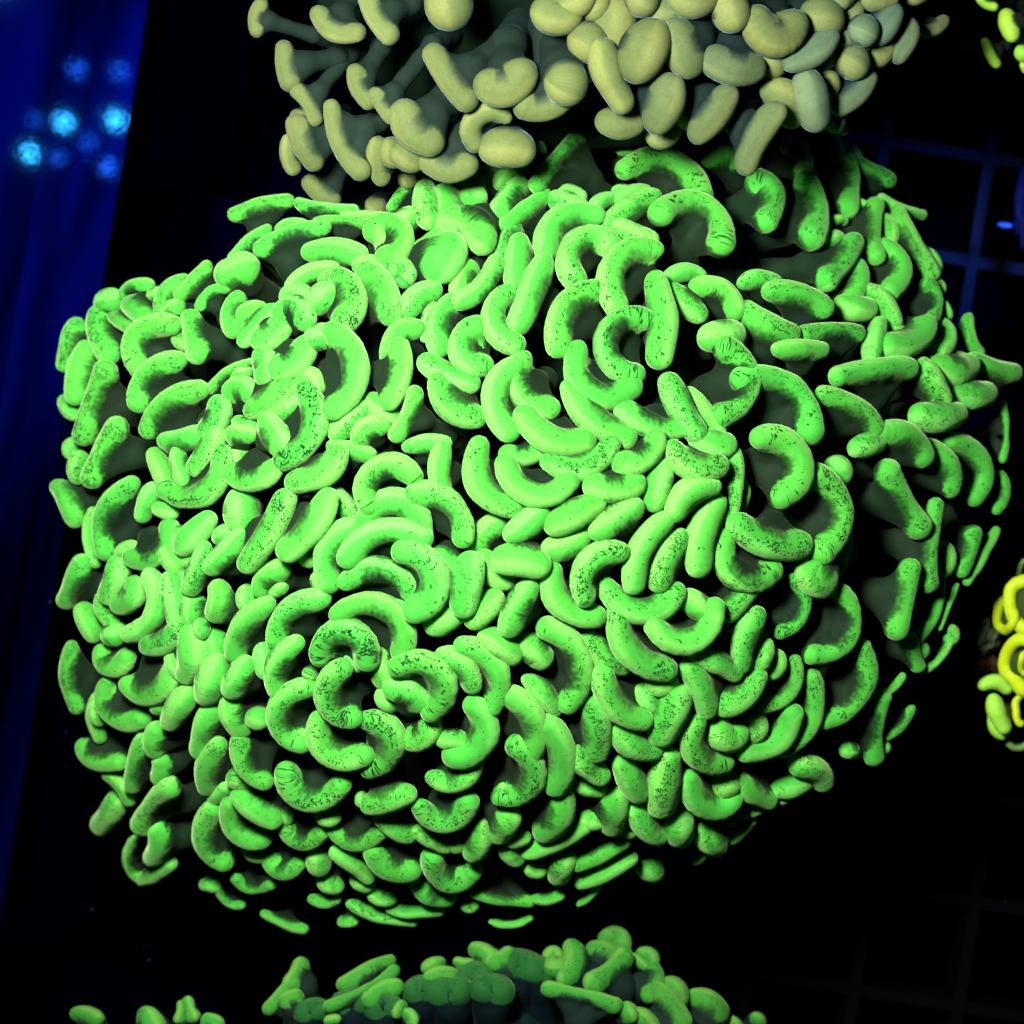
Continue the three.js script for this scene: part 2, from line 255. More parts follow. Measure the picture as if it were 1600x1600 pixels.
const LARGE = [
  patch(80, 400, 2.5, [
    [15,44,12,54,7,68,5.5,0,24,52], [21,57,17,73,14,88,6,0,36,62], [8,90,11,96,14,99,4,-3], [29,37,30,48,35,61,6.7,0,55,55], [34,73,27,88,20,112,6.5,0,55,98],
    [14,117,12,121,16,124,4,-3], [41,107,32,122,25,138,6.6,1,65,125], [18,126,17,132,16,138,5,-1], [4,145,11,153,14,164,6,0,30,148], [50,143,35,161,33,184,6.3,0,58,168],
    [33,30,36,28,39,27,5.5,0], [45,24,52,19,60,18,4,0,60,30], [49,31,54,34,59,40,5.5,1,64,28], [38,38,44,42,50,46,3.5,0,55,38], [83,14,72,23,68,36,4.5,0,88,28],
    [97,6,90,15,80,24,4,1,100,24], [79,31,74,35,70,39,4.5,0,86,36], [76,43,55,49,53,70,6.4,1,80,62], [87,39,89,50,91,60,6.3,2,118,62], [109,20,98,23,93,31,3,0,108,40],
    [116,26,112,37,113,47,5,1,130,36], [111,11,115,9,120,7,7.5,1,142,30], [80,65,63,72,54,91,6.5,1,80,85], [81,48,80,52,83,55,4,-3], [92,84,76,90,59,108,6.5,2,88,108],
    [124,66,110,73,99,83,2.8,0,112,85], [114,75,118,72,121,72,4,-1], [131,33,121,37,117,43,5,0,135,44], [140,34,130,42,121,53,5,0,128,40], [130,53,138,51,144,44,6,2,138,42],
    [144,36,153,33,160,40,6.5,3,148,48], [112,84,120,82,126,86,5.5,0,120,92], [125,97,138,91,147,83,6.5,1,133,80], [104,92,105,100,97,110,6,1], [102,110,99,121,91,132,6,2],
    [71,115,82,115,92,112,5.5,1,82,128], [114,111,119,111,124,111,5,2,118,125], [64,124,68,132,72,142,5,1], [79,122,80,132,83,140,4.5,2], [107,123,96,149,71,147,6,3,85,136],
    [117,122,117,128,116,133,5,0], [112,136,126,140,140,133,6,3,130,122], [135,103,141,112,146,121,6.5,2,133,115], [141,99,148,95,154,91,5,0], [117,104,121,106,125,107,4,0],
    [118,152,119,158,119,163,8,1], [64,146,60,153,57,162,5,0], [67,158,71,159,75,160,4.5,1], [62,25,65,24,68,22,3,0] ]),
  patch(340, 260, 2.5, [
    [11,30,27,25,44,21,4.5,0,26,40], [51,23,66,27,85,27,4,0,66,36], [31,39,20,48,9,57,4,0,28,54], [39,39,46,37,53,37,4,0,48,46], [67,38,46,43,27,51,5.5,1,46,64],
    [62,35,78,33,92,36,2.8,0,82,48], [80,31,93,31,106,32,3,0,93,36], [57,53,72,52,88,55,6,1,70,62], [97,41,116,50,105,57,6,2,103,48], [113,38,118,34,122,31,6,0],
    [130,14,130,24,132,33,6.5,2], [141,17,144,27,143,36,7,1,155,28], [136,5,120,13,108,25,3.5,0,125,24], [139,41,132,47,123,50,3.5,0,128,52], [124,54,127,53,129,55,4.5,0],
    [146,49,143,56,141,63,9.5,3,124,64], [109,66,116,63,117,71,5,1], [95,67,104,79,110,93,7.5,2,93,90], [89,62,95,61,100,63,5,1], [72,64,58,66,46,75,4.5,2,60,76],
    [67,69,70,67,72,66,5,1], [43,82,48,79,54,80,5,1], [61,86,65,83,69,80,7,3], [76,68,85,83,79,98,7,3,66,88], [57,109,62,107,66,106,6,2],
    [55,112,50,122,39,127,6.5,2,42,112], [28,118,31,123,30,131,6,1], [71,102,87,124,73,152,6.8,4,68,130], [54,132,58,133,62,137,6,0], [55,139,61,163,42,184,6.7,3,48,158],
    [114,113,114,128,108,147,6.5,3,96,130], [125,101,112,105,106,118,5.5,1,122,118], [135,77,126,81,118,90,6,1,124,92], [146,84,138,98,138,114,6,2,152,98], [135,88,132,96,130,106,4,0],
    [97,148,103,153,109,157,6,0], [89,152,83,158,75,166,6.5,1] ]),
  patch(640, 200, 2.5, [
    [52,26,46,31,41,38,4.5,0,54,40], [36,43,40,42,43,44,5,2], [31,38,35,36,38,36,3,0], [80,13,73,23,67,28,5,1,85,30], [56,36,60,30,67,27,5,0],
    [69,35,60,46,54,53,6,2,72,48], [84,42,72,51,60,60,4.5,1,82,60], [66,61,60,70,56,80,4,0,72,66], [28,58,40,62,45,72,8,3,52,58], [68,71,67,84,66,95,6.5,2,78,84],
    [54,83,47,97,32,108,5.5,3,52,108], [36,88,33,94,30,101,5,0,44,84], [84,84,76,102,68,122,7,4,86,110], [62,103,52,120,66,136,6,3,64,122], [42,124,31,138,46,149,6.5,3,48,138],
    [118,55,90,60,84,77,6.5,3,108,68], [126,74,99,79,103,95,6.5,4,112,85], [152,44,138,50,126,58,6,2,146,58], [126,60,138,66,150,70,6,1], [155,76,133,80,129,112,6.5,4,150,96],
    [116,100,95,117,92,136,7,4,120,130], [148,120,123,132,140,154,6.5,4,140,138], [91,44,98,47,106,50,5.5,1], [96,40,102,40,107,43,3.5,0], [125,44,120,46,115,50,4,0],
    [148,40,139,41,131,45,4.5,0], [129,39,133,38,137,39,2.5,0], [108,3,95,16,79,35,5,4,122,42], [106,-14,105,-8,105,-3,4,0], [133,12,137,10,141,9,4.5,0],
    [105,139,104,156,138,163,6.5,4,122,148], [66,148,53,166,61,190,6.7,4,72,168], [11,147,26,156,38,160,6,2], [17,158,26,174,42,182,7,3,36,164] ]),
  patch(940, 180, 2.5, [
    [15,34,45,29,63,50,6.4,3,42,54], [66,29,74,26,84,28,5,0,84,40], [98,42,109,54,104,66,6.7,2,78,62], [38,61,62,54,75,79,6.6,4,52,90], [115,18,127,27,126,37,4.5,0,108,35],
    [128,43,136,60,132,76,7,2,82,88], [153,29,156,44,154,57,6,0,125,50], [158,80,150,93,141,103,6.5,1,95,98], [34,104,38,122,37,151,7,4,28,130], [43,101,52,98,62,100,4.5,1],
    [44,110,53,118,61,125,5.5,2,56,108], [60,107,74,109,84,122,6,3,66,124], [68,139,76,138,83,137,7.5,3], [88,105,96,102,108,105,4.5,1,98,114], [106,110,122,111,140,120,6,3,122,132],
    [91,121,100,130,118,136,6.5,3,100,155], [110,146,124,146,138,146,4.8,4,123,165], [127,137,143,134,160,136,5,2,140,158], [78,146,93,164,76,188,6.5,4,64,172] ]),
  patch(1200, 180, 2.5, [
    [48,21,52,24,55,28,4.5,0], [57,30,65,35,76,40,4.5,0,62,46], [40,13,42,21,44,28,4.5,0,30,30], [67,57,66,72,68,88,5,1,42,72], [56,54,59,56,62,57,2.5,0],
    [73,66,76,71,77,77,4.5,0,70,70], [71,52,81,58,97,62,3.2,0,78,64], [82,62,89,78,103,98,5.5,2,82,88], [97,86,102,90,105,97,4,1], [73,83,83,98,77,110,6,1,64,98],
    [41,66,44,65,48,66,2.5,0], [38,79,41,77,45,78,4,0], [57,94,57,106,50,117,5,0,40,108], [60,108,73,118,79,129,5,1,68,122], [46,118,54,121,62,121,6,0],
    [70,130,67,138,65,150,5,2], [74,132,79,134,83,137,4,0], [100,106,106,118,101,129,4,1,88,118], [100,131,90,143,76,144,6.5,3,85,134], [109,131,112,139,107,147,5,0],
    [100,106,105,104,109,110,2.2,0], [107,116,110,119,113,125,2.5,0], [125,127,126,138,132,148,3.5,0,118,138], [128,152,138,158,153,161,5.5,0,135,172], [106,156,115,161,126,157,7,2],
    [44,163,70,158,88,158,6,3,65,178], [97,155,103,167,109,178,6,3] ]),
  patch(420, 600, 2.5, [
    [72,25,63,27,56,33,5.5,2,70,40], [91,6,87,17,80,31,4.5,3,112,32], [40,39,52,41,63,44,4.5,1,50,55], [44,44,34,56,17,62,6.5,4,26,48], [87,39,98,37,110,37,4.5,2,98,52],
    [108,41,106,56,108,68,5.5,4,122,58], [131,39,131,62,153,78,6.5,4,146,56], [91,58,66,54,62,76,6.2,4,78,66], [60,84,80,73,97,92,6.5,3,80,88], [92,69,117,77,122,96,6.3,4,108,90],
    [40,68,46,74,52,82,5,0], [10,73,1,93,-13,112,7,4,-9,95], [37,71,29,88,12,104,6.9,5,18,80], [53,89,37,102,37,125,6.5,3,50,108], [50,108,67,93,95,96,6.9,4,70,108],
    [48,124,72,116,90,130,6.3,3,72,132], [84,105,105,122,92,142,7.2,5,90,122], [100,110,106,108,115,116,5.5,2,120,102], [126,113,124,126,123,139,7.5,5,112,126], [142,88,136,92,130,98,6,1,140,104],
    [134,109,140,118,148,122,6,2], [141,134,136,140,129,147,6.5,3], [116,142,109,146,103,150,7,2], [80,138,83,140,86,140,5,1], [44,144,72,139,85,168,6.2,3,66,158],
    [34,134,13,141,4,159,6.3,3,30,152], [5,129,6,128,8,127,3.5,0], [24,106,25,108,26,109,5,0], [30,121,31,124,32,126,4,1], [8,116,-2,120,-6,128,5.5,1,22,122] ]),
  patch(780, 580, 2.5, [
    [43,10,55,27,79,42,7,4,66,20], [16,28,32,43,53,44,7,5,38,32], [15,-8,13,12,31,24,6.5,3,28,6], [78,24,93,34,114,36,6.2,4], [106,7,112,22,124,38,6.7,5],
    [118,16,128,27,137,39,6,3], [124,40,134,47,142,47,6.5,4], [98,41,92,55,78,58,6.2,6,84,46], [108,48,120,60,137,60,6.4,6,122,50], [70,46,55,60,31,57,6.2,5,50,52],
    [25,49,15,54,5,52,5,3], [4,58,16,76,44,69,6.3,6,24,64], [59,72,72,74,85,71,7.2,6,73,60], [102,60,99,70,97,82,6.5,5], [134,72,117,76,110,88,6.2,6,124,84],
    [61,83,48,90,35,96,7,6,42,80], [84,85,74,92,62,99,6.8,6,82,100], [26,87,18,95,8,102,6.2,5,24,100], [104,93,90,108,84,133,6.6,5,98,112], [51,104,42,109,33,111,6.4,4,46,118],
    [76,113,55,121,53,142,6.5,6,66,130], [113,103,104,117,100,131,6.7,4,112,120], [137,82,127,98,124,122,7.3,4,136,105], [3,118,14,118,25,122,7.5,6,15,108], [33,126,37,144,60,154,6.5,4,46,134],
    [19,135,12,146,6,160,6.8,5,22,150], [66,133,84,150,110,139,6.5,4,88,138], [118,142,124,147,128,150,6,3], [141,104,148,128,170,126,6.7,3,158,116], [146,52,148,70,143,92,4.5,3,138,72],
    [153,70,154,77,152,86,2.5,1], [158,135,148,145,143,151,6,2,140,134] ]),
  patch(1160, 560, 2.75, [
    [0,12,29,16,39,41,6.4,4,8,36], [46,20,63,27,76,39,5,3,48,42], [101,32,112,34,122,32,6.7,3], [121,19,130,22,139,20,6,2], [65,51,72,49,78,47,5,2],
    [80,41,94,44,103,55,6,3,74,60], [104,50,116,60,120,74,5.5,1,95,66], [119,47,136,60,133,79,5,0,118,66], [10,45,33,58,24,79,6.8,5,4,62], [42,66,57,85,46,109,6.4,4,18,84],
    [52,62,54,62,56,66,5.5,0], [83,65,92,80,100,95,5.9,2,60,80], [110,84,107,105,105,127,4.9,2,62,102], [95,120,93,138,88,154,5.6,3,58,128], [-2,95,15,106,33,106,6.6,4,18,92],
    [37,122,40,125,45,129,7,3,56,110], [29,126,36,140,22,156,3.5,1,16,138], [53,130,63,150,40,169,4.8,2,42,150], [60,101,57,112,54,122,3,1], [114,108,116,113,114,120,4.5,-1],
    [131,100,129,112,125,120,4,0,115,88], [147,66,149,75,145,86,3,0,136,74], [148,26,150,42,148,57,2,0,138,42], [144,98,137,112,128,127,2.7,0], [112,124,112,138,100,158,3,0,98,138],
    [122,129,117,140,112,153,1.8,0], [119,154,120,157,118,160,3,0] ]),
  patch(80, 760, 2.5, [
    [19,49,15,60,8,71,5.8,0,34,62], [13,100,11,118,15,138,5,-1,27,120], [26,16,23,34,28,48,3,-2], [49,45,63,46,74,26,5.5,1,62,32], [73,38,75,43,78,48,6,1],
    [98,21,88,32,82,38,6.5,2], [78,30,80,31,82,32,4.5,0], [85,46,88,47,91,48,4,0], [96,38,92,52,87,63,5.4,3,100,58], [117,31,109,42,100,50,6,3,118,50],
    [104,33,108,30,113,28,4.5,1], [42,49,41,58,37,67,6.5,1], [52,60,52,69,43,74,5.4,1], [31,70,33,78,38,86,4.5,0,50,80], [20,78,24,86,26,93,5.5,-1],
    [37,94,39,92,41,92,5.2,0], [62,56,66,78,49,92,6,2,72,84], [74,59,78,75,80,88,6,3], [61,100,72,97,80,89,5.8,3], [88,72,88,77,88,81,7,1],
    [93,87,93,89,94,91,4,3], [104,64,105,73,102,79,6,2,118,82], [135,74,121,85,114,104,6.1,3,132,96], [31,103,38,113,47,108,5.5,0,52,96], [87,92,89,105,84,118,7,3],
    [76,107,78,112,80,116,5,2], [47,124,62,130,76,116,6.2,2,66,110], [104,110,100,121,96,131,7.4,3], [121,111,118,118,113,126,6.5,3,128,120], [133,103,134,109,135,114,6,0],
    [153,98,144,106,141,127,6,3,153,116], [160,117,161,117,162,118,3.2,2], [34,123,44,146,56,146,5.6,1,50,128], [84,130,79,139,74,147,6.5,3], [67,138,68,136,70,135,5,0],
    [28,132,27,145,30,157,4,-1], [28,138,29,142,30,145,4.5,0], [99,140,96,150,93,164,6.2,2,112,145], [111,136,114,144,117,151,6.4,2,126,140], [127,145,129,145,130,146,5,1],
    [83,56,84,58,84,60,4,0], [101,94,103,99,104,103,5.5,0], [122,66,122,70,123,74,5,0], [138,65,141,65,143,64,3.5,0], [44,42,47,40,51,38,4,0] ]),
  patch(80, 1080, 2.5, [
    [20,35,30,43,42,45,5.7,0,42,26], [57,30,53,45,50,59,5,1,68,45], [65,25,64,30,64,36,5.7,2,85,25], [69,44,69,49,68,53,5.2,1,92,33], [36,52,44,59,49,68,4,-1],
    [41,69,37,76,31,84,6,-1,46,64], [74,60,63,70,57,83,5.9,2,92,65], [67,87,68,95,63,104,6.2,1,92,84], [52,92,48,103,55,117,3,-2], [57,118,65,114,74,108,4.5,-1],
    [104,34,98,46,96,60,6.2,2,115,48], [115,55,117,55,119,56,5,1], [102,66,105,63,109,60,5,0], [117,31,121,46,133,57,5.7,3,134,34], [117,66,127,73,138,81,6.2,3,138,66],
    [111,71,116,88,131,93,5.9,2,128,79], [100,74,96,92,107,107,6,2,110,88], [144,78,146,79,147,80,3.5,0], [122,98,126,103,134,104,3,0], [116,117,126,124,137,121,3,0,128,108],
    [96,121,99,121,102,122,3.5,0], [104,124,109,131,119,134,2.3,0], [133,139,145,145,158,149,2.6,0] ]),
  patch(420, 960, 2.5, [
    [32,28,46,10,62,28,6.5,3,47,27], [51,27,53,30,56,32,4,1], [66,26,70,33,72,40,6.5,0], [72,50,74,54,76,57,5,1], [46,34,36,50,51,66,6.5,4,56,44],
    [24,46,6,64,20,81,6.2,3,26,60], [31,66,37,87,58,89,6.4,3,46,74], [61,66,78,78,64,96,6.5,2,64,82], [80,33,108,38,102,61,6.9,4,102,52], [77,46,87,48,95,55,6.4,3,90,64],
    [88,79,97,77,102,69,6,2,90,68], [109,26,123,33,128,44,6.2,3], [122,20,144,36,141,58,6.2,3,130,42], [136,14,144,19,152,25,6.5,3], [128,57,136,74,117,88,6.7,3,122,72],
    [109,78,114,78,119,79,5.2,2], [102,102,116,105,129,95,5.4,2,112,95], [11,99,26,116,45,108,6.6,3,31,100], [63,120,75,116,87,113,6.2,3,72,104], [58,113,58,116,58,118,3,0],
    [70,128,79,134,87,138,5.2,1,86,125], [95,121,110,130,125,118,6,3,109,116], [35,126,37,127,40,127,4.5,1], [10,134,22,142,33,137,4.6,1,21,127], [40,136,56,143,69,137,4.6,1,57,128],
    [93,135,101,141,111,145,4.2,1], [116,143,118,143,119,143,4.7,0], [133,131,132,142,128,149,5.9,2], [151,126,148,131,144,138,6.4,2,138,120] ]),
  patch(780, 940, 2.5, [
    [75,4,78,27,104,43,6.9,4,92,22], [95,11,117,26,135,5,6.4,5,116,11], [31,17,50,34,44,64,6.6,3,36,42], [17,26,22,31,26,35,6.5,2], [56,25,64,34,77,41,6.5,2,74,26],
    [17,49,28,58,35,68,5.1,2,33,48], [7,58,21,72,21,93,6.6,3,4,76], [60,64,62,80,62,94,7,3,46,77], [65,46,71,65,90,75,6.6,4,84,54], [90,58,92,61,95,64,6,1],
    [96,51,101,52,106,50,5.5,2], [112,58,108,69,102,82,8,3], [119,42,126,55,130,68,6.4,3,133,50], [124,35,137,39,147,45,5.5,3,142,28], [161,8,153,25,151,40,6.1,3,166,22],
    [31,77,40,94,36,115,6.9,3,29,95], [48,94,56,105,63,109,5.4,3,63,98], [74,80,84,90,96,94,6.5,3], [11,90,22,107,1,123,6.2,3,4,104], [50,113,57,117,63,118,4.2,1],
    [76,101,82,111,86,119,6.7,2,92,105], [106,98,103,112,101,127,7.7,3,112,110], [124,75,123,96,140,102,6.4,3,138,84], [119,110,127,127,145,125,6.4,3,139,111], [138,115,142,114,146,114,6,1],
    [150,112,158,120,168,125,5.7,1,154,104], [41,120,38,133,29,145,7,2,25,124], [73,122,72,131,71,141,6.7,2,62,124], [54,136,58,137,62,137,4.5,1], [80,142,82,143,83,144,4,0],
    [85,131,91,140,99,146,6.4,2,98,134], [112,134,112,140,113,147,7.2,2], [126,142,131,148,137,154,6.2,1,139,141], [8,149,12,149,16,148,4,1], [5,153,7,157,10,160,5,0],
    [18,157,36,150,53,140,5.2,1], [145,150,150,146,158,138,2.5,0] ]),
  patch(1100, 940, 2.5, [
    [38,28,36,33,34,37,6,2], [45,34,46,40,42,45,4.5,1], [34,47,26,58,13,66,6.6,3,19,49], [8,80,14,86,20,84,7,2], [32,73,34,79,28,83,5,1],
    [57,37,56,53,38,65,4.4,1,44,49], [55,71,47,87,27,94,6.1,2,39,80], [68,47,70,66,50,91,5.6,1,56,68], [99,29,101,50,76,75,6,1,80,50], [59,102,69,104,75,112,6.2,1],
    [46,118,55,115,66,112,5.6,0], [111,60,108,78,106,96,5.2,0,86,70], [89,93,92,93,94,94,4,-1], [112,90,113,91,113,93,3,0], [129,24,132,32,134,40,4,0,106,26],
    [136,27,137,30,137,33,3,0], [155,18,153,26,140,42,2.4,0], [124,47,117,55,103,60,2.3,0], [130,67,126,74,114,85,2.7,0,117,68], [14,138,30,132,52,123,2.6,0] ]),
  patch(420, 1200, 2.5, [
    [43,53,54,61,62,69,4.7,1], [65,53,74,62,88,65,6.3,2,84,48], [102,56,108,69,127,66,6,1,115,57], [0,58,10,64,20,60,5,0,10,49], [30,56,31,60,32,62,5.5,0],
    [34,71,38,73,42,74,4.4,0], [55,70,58,72,61,73,4.2,0], [27,82,35,84,42,82,3.1,0], [51,85,68,92,90,96,3.7,0], [46,96,49,96,53,96,3,0],
    [65,79,70,82,76,82,3.7,0], [92,73,101,80,111,82,5.2,0,113,71], [76,88,90,90,106,89,3.7,0], [128,79,145,82,163,84,3.5,0,148,69], [123,86,126,87,128,86,3,0],
    [139,96,150,98,163,94,2.1,0] ]),
  patch(760, 1200, 2.5, [
    [58,60,72,54,86,47,4.5,0,67,45], [59,72,73,66,90,57,4.8,0], [98,62,102,64,105,66,5.6,-3], [50,57,47,62,45,68,6.2,0], [27,63,31,65,34,64,3.5,0],
    [30,82,38,82,46,80,3,0], [58,85,64,81,70,74,1.9,0], [130,59,134,57,137,54,1.9,0] ]),
].flat();

const FRONT = [   // the colony at the lower edge of the frame; first teal columns between its bright tips, shade put into their tint
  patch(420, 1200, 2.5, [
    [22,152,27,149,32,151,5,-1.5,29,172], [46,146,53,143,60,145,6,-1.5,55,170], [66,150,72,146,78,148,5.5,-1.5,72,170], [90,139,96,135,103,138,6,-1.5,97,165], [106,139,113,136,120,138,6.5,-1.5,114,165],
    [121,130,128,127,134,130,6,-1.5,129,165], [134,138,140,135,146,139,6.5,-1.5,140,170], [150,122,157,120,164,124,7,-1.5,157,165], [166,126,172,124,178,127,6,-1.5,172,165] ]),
  patch(420, 1200, 2.5, [
    [20,123,17,129,14,134,4.6,0,27,152], [11,137,6,143,0,150,3.6,0,20,160], [17,142,14,143,11,145,4,0,18,165], [76,120,62,127,47,135,4.4,0,70,141], [78,127,60,139,38,149,3.6,0,80,146],
    [79,137,72,138,64,144,4.7,0,70,165], [107,121,103,123,99,125,3.6,0], [101,131,106,129,113,129,4.4,0,118,152], [129,113,134,115,140,120,4.6,0,146,131], [141,121,145,120,150,116,4.6,0,150,152],
    [118,121,122,122,126,122,2.6,0], [80,154,81,151,83,148,3,0], [86,153,89,155,90,159,3,0], [37,158,40,157,42,157,2.7,0] ]),
  patch(760, 1200, 2.5, [
    [38,118,42,115,45,118,3,0], [41,123,44,125,46,123,4.6,0], [53,112,55,124,49,131,5.8,1,66,140], [67,113,73,116,79,118,6,0,70,136], [75,107,80,104,85,112,5,0,82,132],
    [85,119,77,126,68,134,5.5,2,87,156], [97,116,101,117,104,121,4,0], [91,118,95,121,99,124,2.6,0], [105,125,106,132,102,142,4.6,0,91,140], [39,138,57,141,80,148,4.4,2,60,168],
    [88,150,89,153,90,155,4,1], [95,154,99,157,104,163,4.6,0], [107,139,115,147,124,158,5.4,1,109,165], [114,136,118,139,121,144,5.6,0], [130,142,138,146,146,151,5.6,0,140,165],
    [151,157,155,160,160,165,3,-2], [168,156,170,157,172,160,3,-3] ]),
  patch(80, 1440, 3.5, [
    [11,41,15,41,20,43,3,-2,22,52], [42,41,44,43,46,46,3.5,-2,48,56], [58,37,58,40,57,43,1.9,-2,60,56], [61,36,62,39,63,42,2.4,-3,63,56], [70,44,72,44,74,45,2.5,-2,74,58] ]),
].flat();

const TAN = [     // the colony at the upper edge
  patch(370, 0, 2.5, [
    [15,3,11,11,12,19,3.8,0,48,22], [51,9,59,18,75,21,5.2,2,70,0], [82,-3,87,14,95,22,5.4,2,108,2], [130,-6,132,2,133,7,10,4], [29,30,30,42,33,51,5.2,0,62,36],
    [38,57,45,66,49,75,4,0,70,34], [74,45,76,57,82,63,4.5,1,90,30], [87,60,90,66,97,72,4.4,1,122,28], [123,34,133,52,143,63,6.4,4,166,28], [104,70,108,80,120,90,7.8,3,132,62],
    [59,67,62,87,77,106,5.1,2,88,76], [37,78,42,90,47,102,6.3,1,62,84], [32,88,32,98,35,105,4.2,-2], [37,73,40,73,42,75,3.6,-2], [88,91,87,102,90,112,5.1,0,100,94],
    [96,92,96,95,98,99,5.6,0], [103,96,107,99,110,101,6.2,1], [118,101,130,105,144,104,6.7,1,142,86], [45,114,54,122,60,126,4.7,-6,64,106], [85,128,86,129,88,130,4.6,-9], [106,109,106,112,107,114,4,-8] ]),
  patch(760, 0, 2.5, [
    [0,54,10,57,23,47,8.2,4,14,28], [13,74,-7,73,-8,90,5.2,1], [3,93,12,92,22,94,8.6,1], [25,67,36,69,47,61,6.7,3,38,18], [49,53,50,53,51,54,9.1,5,40,16],
    [61,26,63,27,66,28,8.6,3], [56,40,58,43,62,45,6.2,0], [36,7,42,11,50,9,8.4,4], [52,1,57,0,60,-2,7.2,5], [65,4,67,3,70,1,6.7,3],
    [79,9,79,15,78,24,10.5,1], [72,31,76,48,85,64,7.4,5], [103,22,100,31,95,42,10.6,6], [118,21,121,30,125,40,9,4,142,18], [96,-2,98,0,100,1,7.2,4],
    [106,6,110,7,114,6,6.2,2], [122,-4,129,0,137,-2,8.7,5], [150,0,153,6,154,10,8.2,4], [115,55,112,66,107,77,8.4,5,102,54], [75,76,84,79,93,78,6.6,0,90,62],
    [104,85,112,86,116,82,5.1,-3], [151,60,142,72,133,84,7.2,4,131,56], [123,70,125,73,126,76,5.1,-1] ]),
  patch(1100, 0, 2.5, [
    [6,38,19,44,31,44,8.2,4,15,20], [36,37,42,38,44,42,6.7,1], [33,11,40,24,57,16,8.7,4], [70,10,74,10,78,11,8.6,2], [79,23,69,32,56,38,7,3,62,24],
    [72,41,78,38,83,34,3.6,-1], [65,52,67,63,70,74,8.6,3], [42,56,50,60,55,72,7.6,1], [77,48,79,52,79,56,4.7,-1], [103,49,95,60,85,68,5.5,0,84,54],
    [44,71,34,86,27,103,7.2,6,20,74], [80,76,82,77,82,78,4.6,-2], [85,80,87,81,87,82,2.7,-4], [92,38,94,39,95,40,7.1,1], [104,34,110,34,113,30,5.6,-1],
    [99,19,100,19,101,20,6.4,3], [90,12,92,9,93,7,5.7,0], [87,27,89,23,90,21,5.2,0], [95,28,97,28,100,28,4.2,0], [118,9,114,15,110,20,6.5,2],
    [128,16,127,25,122,34,5.7,0], [104,0,110,0,116,-1,5.2,2], [82,0,86,0,90,-1,4.7,2], [128,-1,133,-1,138,-2,3.2,0], [138,20,145,18,150,13,3.6,-4] ]),
].flat();

const CORNER = patch(1480, 0, 0.75, [
  [68,-2,82,10,98,15,7.5,0,120,-30], [122,32,126,50,134,74,14,1,170,50], [77,86,90,112,102,134,9,0,120,96], [153,108,157,110,162,112,11.5,1,180,100], [158,132,160,138,162,146,6,0,175,140] ]);

